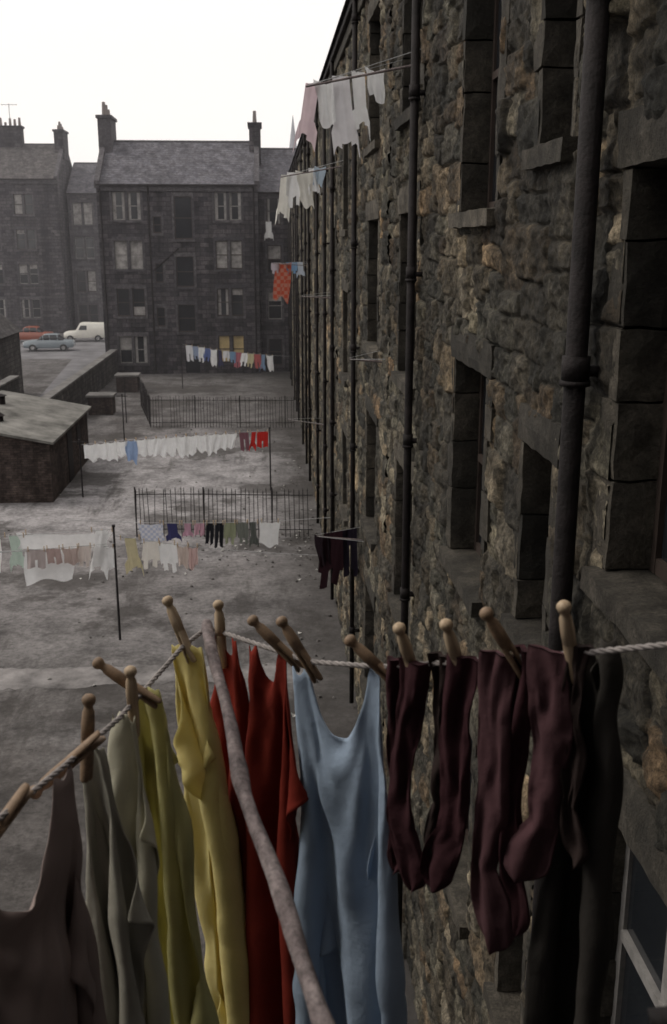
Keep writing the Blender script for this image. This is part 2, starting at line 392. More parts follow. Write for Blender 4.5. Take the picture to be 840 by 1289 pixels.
gl.obj('glass',M['glass'],ten); cur.obj('net_curtains',M['curtain'],ten)
pp=MB()
for i,py in enumerate(pipes):
    r=.045 if i!=0 else .056; x=WX-.14
    pp.cyl((x,py,.1),(x,py,WH-.05),r,16)
    z=1.0+.3*(i%3)
    while z<WH-.3:
        pp.cyl((x,py,z),(x,py,z+.12),r*1.28,16); pp.cyl((x,py,z-.03),(x,py,z-.003),r*1.4,16); pp.box(x+.01,WX+.02,py-.035,py+.035,z+.02,z+.07); z+=1.83
pp.obj('drain_pipes',M['pipe'],ten,0,True)

# ------------------------------------------------------------ generic facades facing -Y
def tenement(name,x0,x1,y,eave,ridge,depth,wins,mat,roofm,sur,doors=()):
    P=empty(name); rects=[w[:4] for w in wins]+[d[:4] for d in doors]
    xs=sorted(set([x0,x1]+[r[0] for r in rects]+[r[1] for r in rects])); zs=sorted(set([0,eave]+[r[2] for r in rects]+[r[3] for r in rects]))
    w=MB()
    for i in range(len(xs)-1):
        for j in range(len(zs)-1):
            cx=(xs[i]+xs[i+1])/2; cz=(zs[j]+zs[j+1])/2
            if any(r[0]<cx<r[1] and r[2]<cz<r[3] for r in rects): continue
            w.poly([(xs[i],y,zs[j]),(xs[i+1],y,zs[j]),(xs[i+1],y,zs[j+1]),(xs[i],y,zs[j+1])])
    w.poly([(x0,y,0),(x0,y,eave),(x0,y+depth,eave),(x0,y+depth,0)]); w.poly([(x1,y,0),(x1,y+depth,0),(x1,y+depth,eave),(x1,y,eave)])
    w.poly([(x0,y,eave),(x0,y+depth/2,ridge-.05),(x0,y+depth,eave)]); w.poly([(x1,y,eave),(x1,y+depth,eave),(x1,y+depth/2,ridge-.05)])
    w.poly([(x0,y+depth,0),(x0,y+depth,eave),(x1,y+depth,eave),(x1,y+depth,0)])
    for r in rects:
        w.poly([(r[0],y,r[2]),(r[0],y,r[3]),(r[0],y+.3,r[3]),(r[0],y+.3,r[2])]); w.poly([(r[1],y,r[2]),(r[1],y+.3,r[2]),(r[1],y+.3,r[3]),(r[1],y,r[3])])
        w.poly([(r[0],y,r[3]),(r[1],y,r[3]),(r[1],y+.3,r[3]),(r[0],y+.3,r[3])]); w.poly([(r[0],y,r[2]),(r[0],y+.3,r[2]),(r[1],y+.3,r[2]),(r[1],y,r[2])])
    w.obj('walls',mat,P)
    s=MB(); fr=MB(); fb=MB(); G=MB(); C=MB(); CY=MB(); rr=random.Random(int(abs(x0*7+y)))
    for q in wins:
        a,b,c,d=q[:4]; kind=q[4] if len(q)>4 else 'w'
        s.box(a-.15,b+.15,y-.1,y+.28,c-.16,c-.002); s.box(a-.14,b+.14,y-.03,y+.28,d+.002,d+.26)
        s.box(a-.16,a-.002,y-.025,y+.2,c+.002,d-.002); s.box(b+.002,b+.16,y-.025,y+.2,c+.002,d-.002)
        F=fr if kind in('w','y','p') and rr.random()<.55 else fb
        f=.05
        F.box(a,a+f,y+.18,y+.24,c,d); F.box(b-f,b,y+.18,y+.24,c,d); F.box(a+f,b-f,y+.183,y+.24,c,c+f+.03); F.box(a+f,b-f,y+.183,y+.24,d-f,d)
        mz=(c+d)/2; F.box(a+f,b-f,y+.17,y+.24,mz-.03,mz+.03)
        if b-a>1.4:
            s.box((a+b)/2-.1,(a+b)/2+.1,y-.02,y+.25,c+.002,d-.002)
            F.box((a+b)/2-.15,(a+b)/2-.102,y+.175,y+.24,c+f,d-f); F.box((a+b)/2+.102,(a+b)/2+.15,y+.175,y+.24,c+f,d-f)
            halves=[(a+f,(a+b)/2-.1),((a+b)/2+.1,b-f)]
        else: halves=[(a+f,b-f)]
        for hx in halves:
            cv=rr.random()
            for (zz0,zz1) in ((c+.05,mz),(mz,d-.05)):
                T=G
                if kind=='p' and cv<.6: T=C
                if kind=='y': T=CY
                T.box(hx[0],hx[1],y+.21,y+.23,zz0,zz1)
            if kind=='w':
                if cv<.25:
                    wv=(hx[1]-hx[0])*rr.uniform(.15,.3)
                    C.box(hx[0],hx[0]+wv,y+.20,y+.208,c+.06,d-.06); C.box(hx[1]-wv,hx[1],y+.20,y+.208,c+.06,d-.06)
                elif cv<.5: C.box(hx[0],hx[1],y+.20,y+.208,d-.06-rr.uniform(.3,1.0),d-.06)
                elif cv<.65: C.box(hx[0],hx[1],y+.20,y+.208,c+.06,c+.06+rr.uniform(.4,.9))
    s.obj('window_surrounds',sur,P); fr.obj('sashes',M['paint_white'],P); fb.obj('dark_sashes',M['paint_brown'],P); G.obj('glass',M['glass'],P); C.obj('curtains',M['curtain'],P); CY.obj('coloured_curtains',M['curtain_yel'],P)
    dd=MB()
    for q in doors: dd.box(q[0],q[1],y+.27,y+.29,q[2],q[3])
    dd.obj('close_door',M['glass'],P)
    r=MB(); my=y+depth/2
    r.poly([(x0-.05,y-.25,eave+.0),(x1+.05,y-.25,eave+.0),(x1+.05,my,ridge),(x0-.05,my,ridge)]); r.poly([(x0-.05,my,ridge),(x1+.05,my,ridge),(x1+.05,y+depth+.25,eave),(x0-.05,y+depth+.25,eave)])
    r.obj('roof',roofm,P)
    k=MB(); k.box(x0,x1,y-.33,y-.2,eave-.1,eave+.03); k.obj('gutter',M['pipe'],P)
    k=MB(); k.box(x0,x1,y-.12,y-.003,eave-.42,eave-.12); k.cyl((x0,my,ridge),(x1,my,ridge),.09,8)
    k.obj('cornice_and_ridge',sur,P)
    return P
def skew(P,x,y,depth,eave,ridge,mat,w=.35):
    my=y+depth/2; m=MB(); x0=x-w/2;x1=x+w/2
    for (ya,za,yb,zb) in ((y-.3,eave+.05,my,ridge+.2),(y+depth+.3,eave+.05,my,ridge+.2)):
        k=len(m.v); m.v+=[(x0,ya,za-.3),(x1,ya,za-.3),(x1,ya,za+.2),(x0,ya,za+.2),(x0,yb,zb-.3),(x1,yb,zb-.3),(x1,yb,zb+.2),(x0,yb,zb+.2)]
        m.f+=[tuple(k+i for i in q) for q in ((0,1,2,3),(4,7,6,5),(0,4,5,1),(1,5,6,2),(2,6,7,3),(3,7,4,0))]
    m.obj('skew_coping',mat,P)
POT=plain('clay_pot',(.15,.125,.115))
def chimney(P,x,y,w,d,z0,z1,mat,n=4,aerial=False):
    m=MB(); m.box(x-w/2,x+w/2,y-d/2,y+d/2,z0,z1); m.box(x-w/2-.1,x+w/2+.1,y-d/2-.1,y+d/2+.1,z1+.003,z1+.2); m.obj('chimney_stack',mat,P)
    m=MB(); rc=random.Random(int(x*10))
    for i in range(n):
        t=(i+.5)/n
        if d>w: px=x; py=y-d/2+d*t
        else: px=x-w/2+w*t; py=y
        m.cyl((px,py,z1+.2),(px,py,z1+rc.uniform(.55,1.1)),.15,8,.11)
    m.obj('chimney_pots',POT,P)
    if aerial:
        m=MB(); m.cyl((x,y,z1),(x,y,z1+2.3),.03,6); m.cyl((x-.8,y,z1+2.2),(x+.8,y,z1+2.2),.02,5)
        for i in range(5): m.cyl((x-.7+.35*i,y-.4,z1+2.2),(x-.7+.35*i,y+.4,z1+2.2),.012,4)
        m.obj('aerial',M['iron'],P)
rows=[(10.45,12.3),(7.2,9.1),(4.0,5.9),(.75,2.65)]
W=[]
for i,(c,d) in enumerate(rows):
    W.append((-10.3,-8.4,c,d,'p' if i in(1,) else 'w')); W.append((-3.4,-1.6,c,d,'y' if i==3 else ('p' if i==1 else 'w')))
for c,d in ((9.2,12.0),(6.0,8.05),(2.9,4.8)): W.append((-6.15,-4.95,c,d,'d'))
for c,d in ((9.6,10.7),(6.3,7.6),(3.3,4.6)): W.append((-7.6,-7.05,c,d,'d'))
far=tenement('tenement_building',-11.3,-.45,72,12.75,15.9,9,W,M['far'],M['slate'],M['dressed_far'],[(-5.75,-4.75,0.02,2.1)])
skew(far,-11.2,72,9,12.75,15.9,M['dressed_far']); skew(far,-.5,72,9,12.75,15.9,M['dressed_far'])
chimney(far,-11.0,76.5,.9,2.6,14,17.3,M['dressed_far'],5); chimney(far,-.6,76.5,.8,2.4,14,16.9,M['far'],4,False)
k=MB()
for px in (-11.05,-.75,-7.85): k.cyl((px,71.85,.1),(px,71.85,12.7),.06,8)
k.cyl((-7.85,71.85,7.0),(-5.9,71.85,8.6),.05,6)
k.obj('drain_pipes',M['pipe'],far)
W=[]
for c,d in rows: W+= [(.15,1.1,c-.3,d-.3,'w'),(2.6,4.2,c-.3,d-.3,'w')]
f2=tenement('tenement_building',-.42,8,72.7,12.3,15.5,9,W,M['far'],M['slate'],M['dressed_far'])
rows2=[(11.6,13.5),(8.3,10.2),(5.0,6.9),(1.7,3.5)]
W=[]
for c,d in rows2:
    for x in (-44.5,-41,-37.5,-34,-30.2,-26.8,-23.4): W.append((x-.9,x+.9,c,d,'p' if random.random()<.2 else 'w'))
f3=tenement('tenement_building',-47,-20.0,104,14.9,18.5,10,W,M['far'],M['slate_br'],M['dressed_far'])
chimney(f3,-25.2,109,2.3,1.0,17.5,20.0,M['far'],5,True); chimney(f3,-20.3,109,.9,2.6,17.0,19.6,M['far'],4); chimney(f3,-36,109,2.3,1.0,17.5,20.0,M['far'],5)
skew(f3,-20.1,104,10,14.9,18.5,M['dressed_far'])
W=[]
for c,d in rows2:
    for x in (-18.2,-14.2,-10.5): W.append((x-.95,x+.95,c-.9,d-.7,'p'))
f4=tenement('tenement_building',-19.6,-6,106.5,13.7,16.9,10,W,M['far2'],M['slate'],M['dressed_far'])
sp=empty('church_spire'); m=MB(); m.cyl((6.9,250,19),(6.9,250,37.5),2.3,8,.05); m.obj('spire',plain('hazy_stone',(.3,.3,.33)),sp)
box('tower',4.4,9.4,247.5,252.5,0,19,M['far2'],sp)

own=empty('tenement_building'); 
box('walls',-18,WX-.02,-9,-.42,0,13.2,M['far2'],own)
m=MB(); m.poly([(-18.2,-.1,13.2),(-18.2,-5,16.4),(WX,-5,16.4),(WX,-.1,13.2)]); m.poly([(-18.2,-5,16.4),(-18.2,-9.3,13.2),(WX,-9.3,13.2),(WX,-5,16.4)]); m.obj('roof',M['slate'],own)
m=MB(); g2=MB()
for cx in (-15,-11.5,-8,-4.5,-1.8):
    for c,d in ((1.3,3.2),(4.35,6.25),(7.4,9.3),(10.4,12.3)):
        m.box(cx-.8,cx+.8,-.415,-.25,c-.16,c); g2.box(cx-.6,cx+.6,-.415,-.4,c,d); m.box(cx-.7,cx-.6,-.415,-.36,c,d); m.box(cx+.6,cx+.7,-.415,-.36,c,d); m.box(cx-.8,cx+.8,-.415,-.35,d,d+.25)
m.obj('window_surrounds',M['dressed'],own); g2.obj('glass',M['glass'],own)

# ------------------------------------------------------------ ground & roads
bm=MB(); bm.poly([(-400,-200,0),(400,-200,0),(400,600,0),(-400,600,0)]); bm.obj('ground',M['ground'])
bm=MB()
pts=[(-10.95,44),(-10.95,79),(60,79),(60,101),(-90,101),(-90,82),(-15.5,82),(-13.6,60),(-13.2,44)]
bm.poly([(x,y,.008) for x,y in pts]); bm.obj('road',M['asphalt'])
box('pavement',-90,60,101,104,.0,.13,M['concrete'],None)
a=[];bq=[]
for i in range(300):
    x=-17+i*.06; a.append((x,19.75+mn.noise(Vector((x*.8,0,1)))*.5+mn.noise(Vector((x*5,0,1)))*.12,.006)); bq.append((x,20.7+mn.noise(Vector((x*.8,7,1)))*.5+mn.noise(Vector((x*5,4,1)))*.12,.006))
f=[(i,i+1,300+i+1,300+i) for i in range(299)]
mesh_obj('footpath',a+bq,f,plain('worn_path',(.185,.174,.17),.95,0,.6,1.3,.6,.03,.08))

# ------------------------------------------------------------ shed, yard walls, bins
sh=empty('brick_wash_house')
X0,X1,Y0,Y1=-14.2,-7.72,35.5,43.2; xr=-11.2
m=MB(); m.poly([(X0,Y0,0),(X1,Y0,0),(X1,Y0,2.15),(xr,Y0,2.75),(X0,Y0,2.2)]); m.poly([(X1,Y0,0),(X1,Y1,0),(X1,Y1,2.15),(X1,Y0,2.15)]); m.poly([(X1,Y1,0),(X0,Y1,0),(X0,Y1,2.2),(xr,Y1,2.75),(X1,Y1,2.15)]); m.poly([(X0,Y1,0),(X0,Y0,0),(X0,Y0,2.2),(X0,Y1,2.2)])
m.obj('walls',M['brick'],sh)
m=MB()
for (xa,za,xb,zb) in ((X1+.18,2.13,xr,2.85),(xr,2.85,X0-.15,2.2)):
    k=len(m.v); m.v+=[(xa,Y0-.2,za),(xa,Y1+.2,za),(xb,Y1+.2,zb),(xb,Y0-.2,zb),(xa,Y0-.2,za+.09),(xa,Y1+.2,za+.09),(xb,Y1+.2,zb+.09),(xb,Y0-.2,zb+.09)]
    m.f+=[tuple(k+i for i in q) for q in ((0,1,2,3),(7,6,5,4),(0,4,5,1),(1,5,6,2),(2,6,7,3),(3,7,4,0))]
m.obj('roof',M['felt'],sh)
m=MB(); m.cyl((-10.6,40.5,2.7),(-10.6,40.5,3.1),.2,10); m.cyl((-10.6,40.5,3.13),(-10.6,40.5,3.2),.3,10,.1); m.cyl((-9.9,37.3,2.5),(-9.9,37.3,2.85),.2,10); m.cyl((-9.9,37.3,2.86),(-9.9,37.3,2.98),.28,10,.1); m.obj('roof_vents',M['pipe'],sh)
m=MB(); m.box(X1,X1+.03,38.6,39.5,0.02,1.95); m.box(X1,X1+.03,40.6,41.3,1.1,1.8); m.obj('doors',M['iron'],sh)

ob=empty('stone_outbuilding')
m=MB(); x0,x1,xm=-22,-15.0,-18.2; y0,y1=58,63
m.poly([(x0,y0,0),(x1,y0,0),(x1,y0,3.9),(xm,y0,6.7),(x0,y0,3.9)]); m.poly([(x1,y0,0),(x1,y1,0),(x1,y1,3.9),(x1,y0,3.9)]); m.poly([(x0,y1,0),(x0,y0,0),(x0,y0,3.9),(x0,y1,3.9)]); m.poly([(x1,y1,0),(x0,y1,0),(x0,y1,3.9),(xm,y1,6.7),(x1,y1,3.9)])
m.obj('walls',M['yardwall'],ob)
m=MB(); m.poly([(x1+.2,y0-.1,3.8),(x1+.2,y1,3.8),(xm,y1,6.78),(xm,y0-.1,6.78)]); m.poly([(x0-.2,y0-.1,3.8),(xm,y0-.1,6.78),(xm,y1,6.78),(x0-.2,y1,3.8)]); m.obj('roof',M['slate_br'],ob)
m=MB(); m.box(-16.5,-15.9,y0-.04,y0+.02,1.9,2.9); m.obj('windows',M['glass'],ob)
def wall(name,x0,x1,y0,y1,h,mat=None):
    P=empty(name); box('wall',x0,x1,y0,y1,-.05,h,mat or M['yardwall'],P); box('coping',x0-.06,x1+.06,y0-.06,y1+.06,h+.002,h+.12,M['concrete'],P,.03)
wall('stone_wall',-10.9,-10.5,43.5,71.9,1.65)
wall('stone_wall',-22,-13.3,47.6,48.0,2.0)
wall('stone_wall',-13.7,-13.3,48.05,54.9,2.0)
for (bx,by) in ((-9.0,54.5),(-8.7,63.0)):
    P=empty('bin_shelter'); box('walls',bx-.65,bx+.65,by,by+1.1,0,.95,M['brick'],P); box('slab_top',bx-.75,bx+.75,by-.1,by+1.2,.952,1.08,M['concrete'],P,.02)
P=empty('coal_bunker'); box('walls',-9.3,-7.0,21.2,23.0,0,.5,M['brick'],P); box('slab_top',-9.4,-6.9,21.1,23.1,.502,.6,M['concrete'],P,.02)

def railings(name,p,q,h,gap=.13,seed=1):
    r=random.Random(seed); p=Vector(p); q=Vector(q); n=int((q-p).length/gap); m=MB()
    for i in range(n+1):
        if r.random()<.07: continue
        b=p+(q-p)*(i/n); lean=Vector((r.uniform(-.05,.05),r.uniform(-.03,.03),0))+Vector((0,math.sin(i*.13)*.07,0))
        hh=h+r.uniform(-.06,.04)
        m.cyl(b,b+lean+Vector((0,0,hh)),.012,5); m.cyl(b+lean+Vector((0,0,hh)),b+lean+Vector((0,0,hh+.1)),.018,5,.002)
    for z in (.25,h-.12):
        N_=14
        for i in range(N_):
            a=p+(q-p)*(i/N_); c=p+(q-p)*((i+1)/N_); oa=Vector((0,math.sin(i/N_*n*.13)*.07*z/h,z)); oc=Vector((0,math.sin((i+1)/N_*n*.13)*.07*z/h,z))
            m.cyl(a+oa,c+oc,.016,5)
    for i in range(0,n+1,15):
        b=p+(q-p)*(i/n); m.cyl(b,b+Vector((0,0,h+.12)),.025,6)
    m.obj(name,M['iron'])
railings('iron_railings',(-4.2,30.9,0),(1.35,30.5,0),1.5,.14,1)
railings('iron_railings',(-5.9,50.5,0),(1.3,50.0,0),1.5,.15,2)
railings('iron_railings',(-7.2,57.5,0),(-5.9,50.6,0),1.5,.16,3)

# ------------------------------------------------------------ distant laundry
CL={}
def cm(c,tr=.3):
    k=tuple(c)
    if k not in CL: CL[k]=cloth('cloth_%d'%len(CL),c,tr,.06,60,pattern=14 if k==(.48,.52,.66) else (7 if k==(.45,.09,.055) else None),c2=(.7,.7,.75) if k==(.48,.52,.66) else (.45,.2,.15))
    return CL[k]
def garment(name,p,d,w,h,kind,col,parent,seed=0):
    r=random.Random(seed); nx,ny=16,14; d=Vector(d).normalized(); n=Vector((-d.y,d.x,0)); V=[];F=[]
    ph=r.uniform(0,6); fr=r.uniform(3,6); am=r.uniform(.012,.03); sk=r.uniform(-.15,.15); tilt=r.uniform(-.06,.06)
    for j in range(ny+1):
        v=j/ny
        for i in range(nx+1):
            u=i/nx*2-1
            f=1
            if kind=='nappy': f=1-.22*v+.08*math.sin(7*v+ph)
            if kind in('sheet','vest'): f=1+.05*math.sin(5*v+ph)
            x=u*w/2*f; z=-v*h*(1+.05*math.sin(u*4+ph))
            if kind=='shirt' and abs(u)>.55:
                z-=(abs(u)-.55)*h*.45; x=math.copysign(w/2*(.55+(abs(u)-.55)*.55),u)
            if kind in('towel','nappy','sheet'): z-= (1-abs(u))*.05*(1-v) + .04*math.sin(u*3+ph)*v*h + tilt*u*v*h*2
            fo=am*(.35+v)*math.sin(u*fr+ph+v*1.5)+am*.4*math.sin(u*fr*2.3+ph*2)
            P_=Vector(p)+d*(x+sk*v*h)+n*(fo+v*h*.08*math.sin(ph))+Vector((0,0,z))
            V.append(P_)
    for j in range(ny):
        v=(j+.5)/ny
        for i in range(nx):
            u=(i+.5)/nx*2-1; keep=True
            if kind=='shirt': keep= abs(u)<.55 or v>.62
            if kind=='shirt' and v>.9 and abs(u)<.2: keep=False
            if kind=='trousers': keep= not(v>.35 and abs(u)<.1+.1*v)
            if kind=='shorts': keep= not(v>.55 and abs(u)<.12)
            if kind=='vest': keep= not(v>.72 and (abs(u)<.3 or abs(u)>.75))
            if keep: a=j*(nx+1)+i; F.append((a,a+1,a+nx+2,a+nx+1))
    return mesh_obj(name,V,F,cm(col),parent,True)
def laundry(name,pts,items,sag=.12):
    P=empty(name); a=Vector(pts[0]); b=Vector(pts[1]); 
    def at(t): 
        q=a.lerp(b,t); q.z-=sag*4*t*(1-t); return q
    curve('line',[at(i/30) for i in range(31)],.007,M['wire'],P,1)
    d=(b-a); d.z=0; pg=MB()
    for k,(t,w,h,kind,col,lab) in enumerate(items):
        q=at(t); garment(lab,q-Vector((0,0,.01)),d,w,h,kind,col,P,k*7+int(abs(a.x*10)))
        for s in(-.42,.42):
            e=q+d.normalized()*w*s; pg.cyl(e-Vector((0,0,.05)),e+Vector((0,0,.07)),.012,5)
    pg.obj('pegs',M['wood'],P)
    return P
def post(x,y,h,arm=True):
    m=MB(); m.cyl((x,y,-.05),(x,y,h),.03,8,.024); 
    if arm: m.cyl((x-.25,y,h-.05),(x+.25,y,h-.05),.018,6)
    m.cyl((x,y,h),(x,y,h+.05),.04,8)
    m.obj('clothes_pole',M['iron'])
WHT=(.88,.88,.88); 
post(-3.55,22.3,2.75,False)
laundry('washing_line',[(-9.5,22.6,2.4),(-3.55,22.3,2.7)],[
 (.535,.4,.7,'nappy',WHT,'white_cloth'),(.62,.5,.75,'shirt',(.5,.6,.53),'green_shirt'),(.81,2.05,.42,'sheet',WHT,'white_sheet'),(.955,.55,.95,'shirt',WHT,'white_shirt')],.03)
laundry('washing_line',[(-9.3,21.9,2.25),(-3.5,22.0,2.45)],[(.70,.42,.42,'shorts',(.45,.39,.38),'brown_shorts'),(.765,.32,.36,'shorts',(.45,.34,.32),'brown_shorts'),(.83,.38,.4,'nappy',(.5,.4,.37),'pink_cloth'),(.885,.3,.5,'vest',(.7,.62,.58),'peach_vest')],.05)
laundry('washing_line',[(-9.4,22.25,2.2),(-3.5,22.3,2.3)],[(.74,1.1,.72,'sheet',WHT,'white_tablecloth'),(.95,.5,.5,'nappy',WHT,'white_cloth')],.05)
laundry('washing_line',[(-3.55,22.3,2.55),(1.5,22.5,1.9)],[
 (.07,.5,.75,'shirt',(.58,.52,.34),'yellow_shirt'),(.165,.4,.62,'vest',(.8,.76,.7),'cream_vest'),(.235,.4,.68,'vest',WHT,'white_vest'),(.305,.28,.5,'nappy',(.6,.5,.45),'peach_cloth'),(.35,.24,.52,'nappy',(.62,.45,.43),'pink_cloth')],.1)
laundry('washing_line',[(-5.2,25.2,2.15),(1.6,24.8,2.2)],[
 (.315,.6,.55,'sheet',(.48,.52,.66),'checked_towel'),(.395,.5,.42,'shirt',(.05,.05,.13),'navy_jumper'),(.455,.34,.34,'shirt',(.5,.3,.38),'pink_jumper'),(.5,.26,.32,'shorts',(.55,.33,.4),'pink_shorts'),(.54,.2,.58,'trousers',(.02,.02,.025),'black_trousers'),(.575,.22,.62,'trousers',(.02,.02,.025),'black_trousers'),(.615,.3,.55,'vest',(.28,.3,.2),'green_vest'),(.66,.3,.58,'vest',(.18,.19,.17),'grey_vest'),(.70,.3,.62,'shirt',(.12,.13,.12),'grey_jumper'),(.765,.5,.66,'sheet',WHT,'white_towel')],.12)
it=[]; rr=random.Random(3)
for i in range(15):
    it.append((.05+i*.0545,.46,rr.uniform(.55,.8),rr.choice(['nappy','nappy','sheet']),WHT if i!=4 else (.3,.4,.6),'white_nappy' if i!=4 else 'blue_cloth'))
it+=[(.885,.34,.72,'trousers',(.2,.1,.12),'maroon_trousers'),(.942,.32,.6,'shirt',(.5,.035,.03),'red_shirt'),(.99,.42,.6,'shorts',(.5,.035,.03),'red_shorts')]
laundry('washing_line',[(-6.75,36.2,1.95),(-.15,36.8,2.25)],it,-.06)
post(-6.8,36.2,2.1); post(0.05,36.8,2.35,False)
cols=[(.7,.7,.72),(.3,.36,.5),WHT,(.12,.16,.35),WHT,(.05,.05,.1),(.7,.7,.72),(.2,.33,.5),(.45,.15,.18),WHT,(.6,.55,.35),(.45,.12,.12),(.25,.35,.5),WHT]
laundry('washing_line',[(-5.3,64.5,2.8),(1.4,63.5,2.1)],[(.06+i*.058,.44,rr.uniform(.6,1.05),rr.choice(['shirt','nappy','shorts','vest']),c,'laundry_item') for i,c in enumerate(cols)],.12)
post(-6.6,46,2.3); post(-7.3,52,2.3); post(-5.4,64.5,2.8)
def window_pole(name,y,z,xt,items,dz=.1,dy=.0):
    P=empty(name); m=MB(); a=Vector((WX+.1,y,z)); b=Vector((xt,y+dy,z+dz)); m.cyl(a,b,.016,8,.012); m.obj('pole',M['pole'],P)
    a2=a+Vector((0,.45,.15)); b2=b+Vector((0,.03,.02))
    curve('line',[a2,b2],.004,M['wire'],P,1); curve('line_return',[a-Vector((0,.45,-.1)),b],.004,M['wire'],P,1)
    for k,(t,w,h,kind,c,lab) in enumerate(items):
        q=(a2.lerp(b2,t)); d=(b2-a2); d.z=0; d=(d.normalized()+Vector((0,-.25+.2*(k%3),0))); garment(lab,q,d,w,h,kind,c,P,k*3+int(y))
window_pole('window_drying_pole',12.6,11.0,.5,[(.36,.3,.36,'nappy',WHT,'white_cloth'),(.52,.36,.62,'shirt',WHT,'white_shirt'),(.68,.42,.78,'shirt',(.84,.82,.84),'white_shirt'),(.82,.32,.5,'nappy',WHT,'white_cloth'),(.94,.34,.62,'shirt',(.82,.66,.7),'pink_shirt')],-.25)
window_pole('window_drying_pole',22.8,10.6,.35,[(.4,.3,.4,'nappy',(.5,.6,.7),'blue_cloth'),(.52,.36,.5,'shirt',WHT,'white_shirt'),(.65,.36,.75,'nappy',(.8,.78,.72),'cream_cloth'),(.78,.4,.7,'vest',WHT,'white_vest'),(.92,.4,.85,'shirt',(.82,.8,.74),'cream_shirt')],-.25)
window_pole('window_drying_pole',40.5,8.1,.3,[(.3,.5,.5,'shirt',(.5,.56,.65),'blue_shirt'),(.52,.45,.45,'vest',(.2,.33,.5),'blue_vest'),(.72,.62,1.4,'sheet',(.45,.09,.055),'red_towel'),(.93,.4,.4,'vest',(.5,.45,.5),'grey_vest')],.1)
window_pole('window_drying_pole',17.6,3.72,.85,[(.35,.36,.9,'trousers',(.02,.016,.025),'black_trousers'),(.62,.5,1.05,'vest',(.03,.014,.018),'dark_dress'),(.9,.3,.6,'nappy',(.03,.02,.025),'black_cloth')],.1)
window_pole('window_drying_pole',30.3,3.6,.6,[],.2); window_pole('window_drying_pole',26.5,7.6,.9,[],.05)
window_pole('window_drying_pole',14.7,7.3,1.2,[],.05)
P=empty('window_drying_pole'); m=MB(); m.cyl((.3,72.8,10.3),(.1,70.6,10.4),.02,6); m.obj('pole',M['pole'],P)
garment('white_shirt',(.25,71.3,10.35),(1,.2,0),.8,1.1,'shirt',WHT,P,3)

# ------------------------------------------------------------ vehicles
def loft(name,secs,mat,parent):
    V=[];F=[]; n=len(secs[0])
    for s in secs: V+=s
    for i in range(len(secs)-1):
        for j in range(n): k=(j+1)%n; F.append((i*n+j,i*n+k,(i+1)*n+k,(i+1)*n+j))
    F.append(tuple(range(n-1,-1,-1))); F.append(tuple((len(secs)-1)*n+j for j in range(n)))
    o=mesh_obj(name,V,F,mat,parent,True)
    m=o.modifiers.new('b','BEVEL'); m.width=.04; m.segments=2; m.limit_method='ANGLE'; m.angle_limit=.5
    return o
def sec(x,zb,zt,w,wt): return [(x,-w*.92,zb),(x,-w,zb+(zt-zb)*.45),(x,-wt,zt),(x,wt,zt),(x,w,zb+(zt-zb)*.45),(x,w*.92,zb)]
def paint(n,c):
    m,nt,b=mat_new(n); b.inputs['Roughness'].default_value=.3
    b.inputs['Coat Weight'].default_value=.4
    L(nt,ramp(nt,noise(nt,2,4,.6,objco(nt)),[(.3,[x*.85 for x in c]),(.7,c)]),b.inputs['Base Color']); return m
def car(name,x,y,rot,c,van=False):
    P=empty(name); P.location=(x,y,.01); P.rotation_euler=(0,0,rot); pm=paint(name+'_paint',c)
    if not van:
        loft('body',[sec(-2.1,.42,.72,.68,.6),sec(-2.0,.3,.86,.77,.7),sec(-1.3,.28,.92,.8,.74),sec(-.4,.26,.95,.81,.76),(sec(.7,.26,.95,.81,.76)),sec(1.6,.28,.9,.8,.72),sec(2.0,.3,.82,.77,.68),sec(2.1,.4,.68,.7,.6)],pm,P)
        loft('cabin_glass',[sec(-1.25,.9,.93,.72,.7),sec(-.75,.9,1.36,.73,.58),sec(.3,.9,1.38,.73,.58),sec(.95,.9,.95,.72,.7)],M['glass'],P)
        loft('roof',[sec(-.85,1.33,1.38,.6,.54),sec(-.6,1.35,1.44,.62,.54),sec(.15,1.35,1.45,.62,.54),sec(.4,1.33,1.38,.6,.54)],pm,P)
        mm=MB()
        for px in (-.75,-.1,.45): 
            for s in (-1,1): mm.cyl((px-.05,s*.735,.92),(px,s*.6,1.37),.035,6)
        mm.obj('pillars',pm,P)
    else:
        loft('body',[sec(-1.9,.4,1.0,.72,.66),sec(-1.85,.35,1.7,.76,.66),sec(.1,.33,1.75,.78,.66),sec(.35,.33,1.72,.78,.66),sec(.8,.33,1.0,.78,.72),sec(1.6,.33,.95,.76,.66),sec(1.85,.36,.85,.72,.62),sec(1.9,.45,.7,.66,.58)],pm,P)
        mm=MB(); 
        for s in (-1,1): mm.poly([(-.25,s*.785,1.1),(.5,s*.785,1.1),(.3,s*.725,1.5),(-.25,s*.725,1.5)])
        mm.poly([(.76,-.6,1.1),(.76,.6,1.1),(.5,.6,1.52),(.5,-.6,1.52)]); mm.obj('windows',M['glass'],P)
    t=MB(); hb=MB()
    for wx in (-1.25,1.3):
        for s in (-1,1): t.cyl((wx,s*.62,.31),(wx,s*.83,.31),.31,18); hb.cyl((wx,s*.831,.31),(wx,s*.85,.31),.16,12)
    t.obj('tyres',plain('tyre_rubber',(.02,.02,.02)),P); ch=plain('chrome',(.5,.5,.5),.25,.9,.1)
    hb.box(2.1,2.18,-.75,.75,.4,.5); hb.box(-2.18 if not van else -1.98,-2.1 if not van else -1.9,-.75,.75,.4,.5)
    fx=2.05 if not van else 1.86
    for s in(-.5,.5): hb.cyl((fx,s,.68),(fx+.09,s,.68),.1,10)
    hb.obj('bumpers_and_hubcaps',ch,P)
car('parked_car',-18.6,88.5,math.radians(184),(.24,.28,.31))
car('parked_van',-17.0,97,math.radians(182),(.78,.75,.68),True)
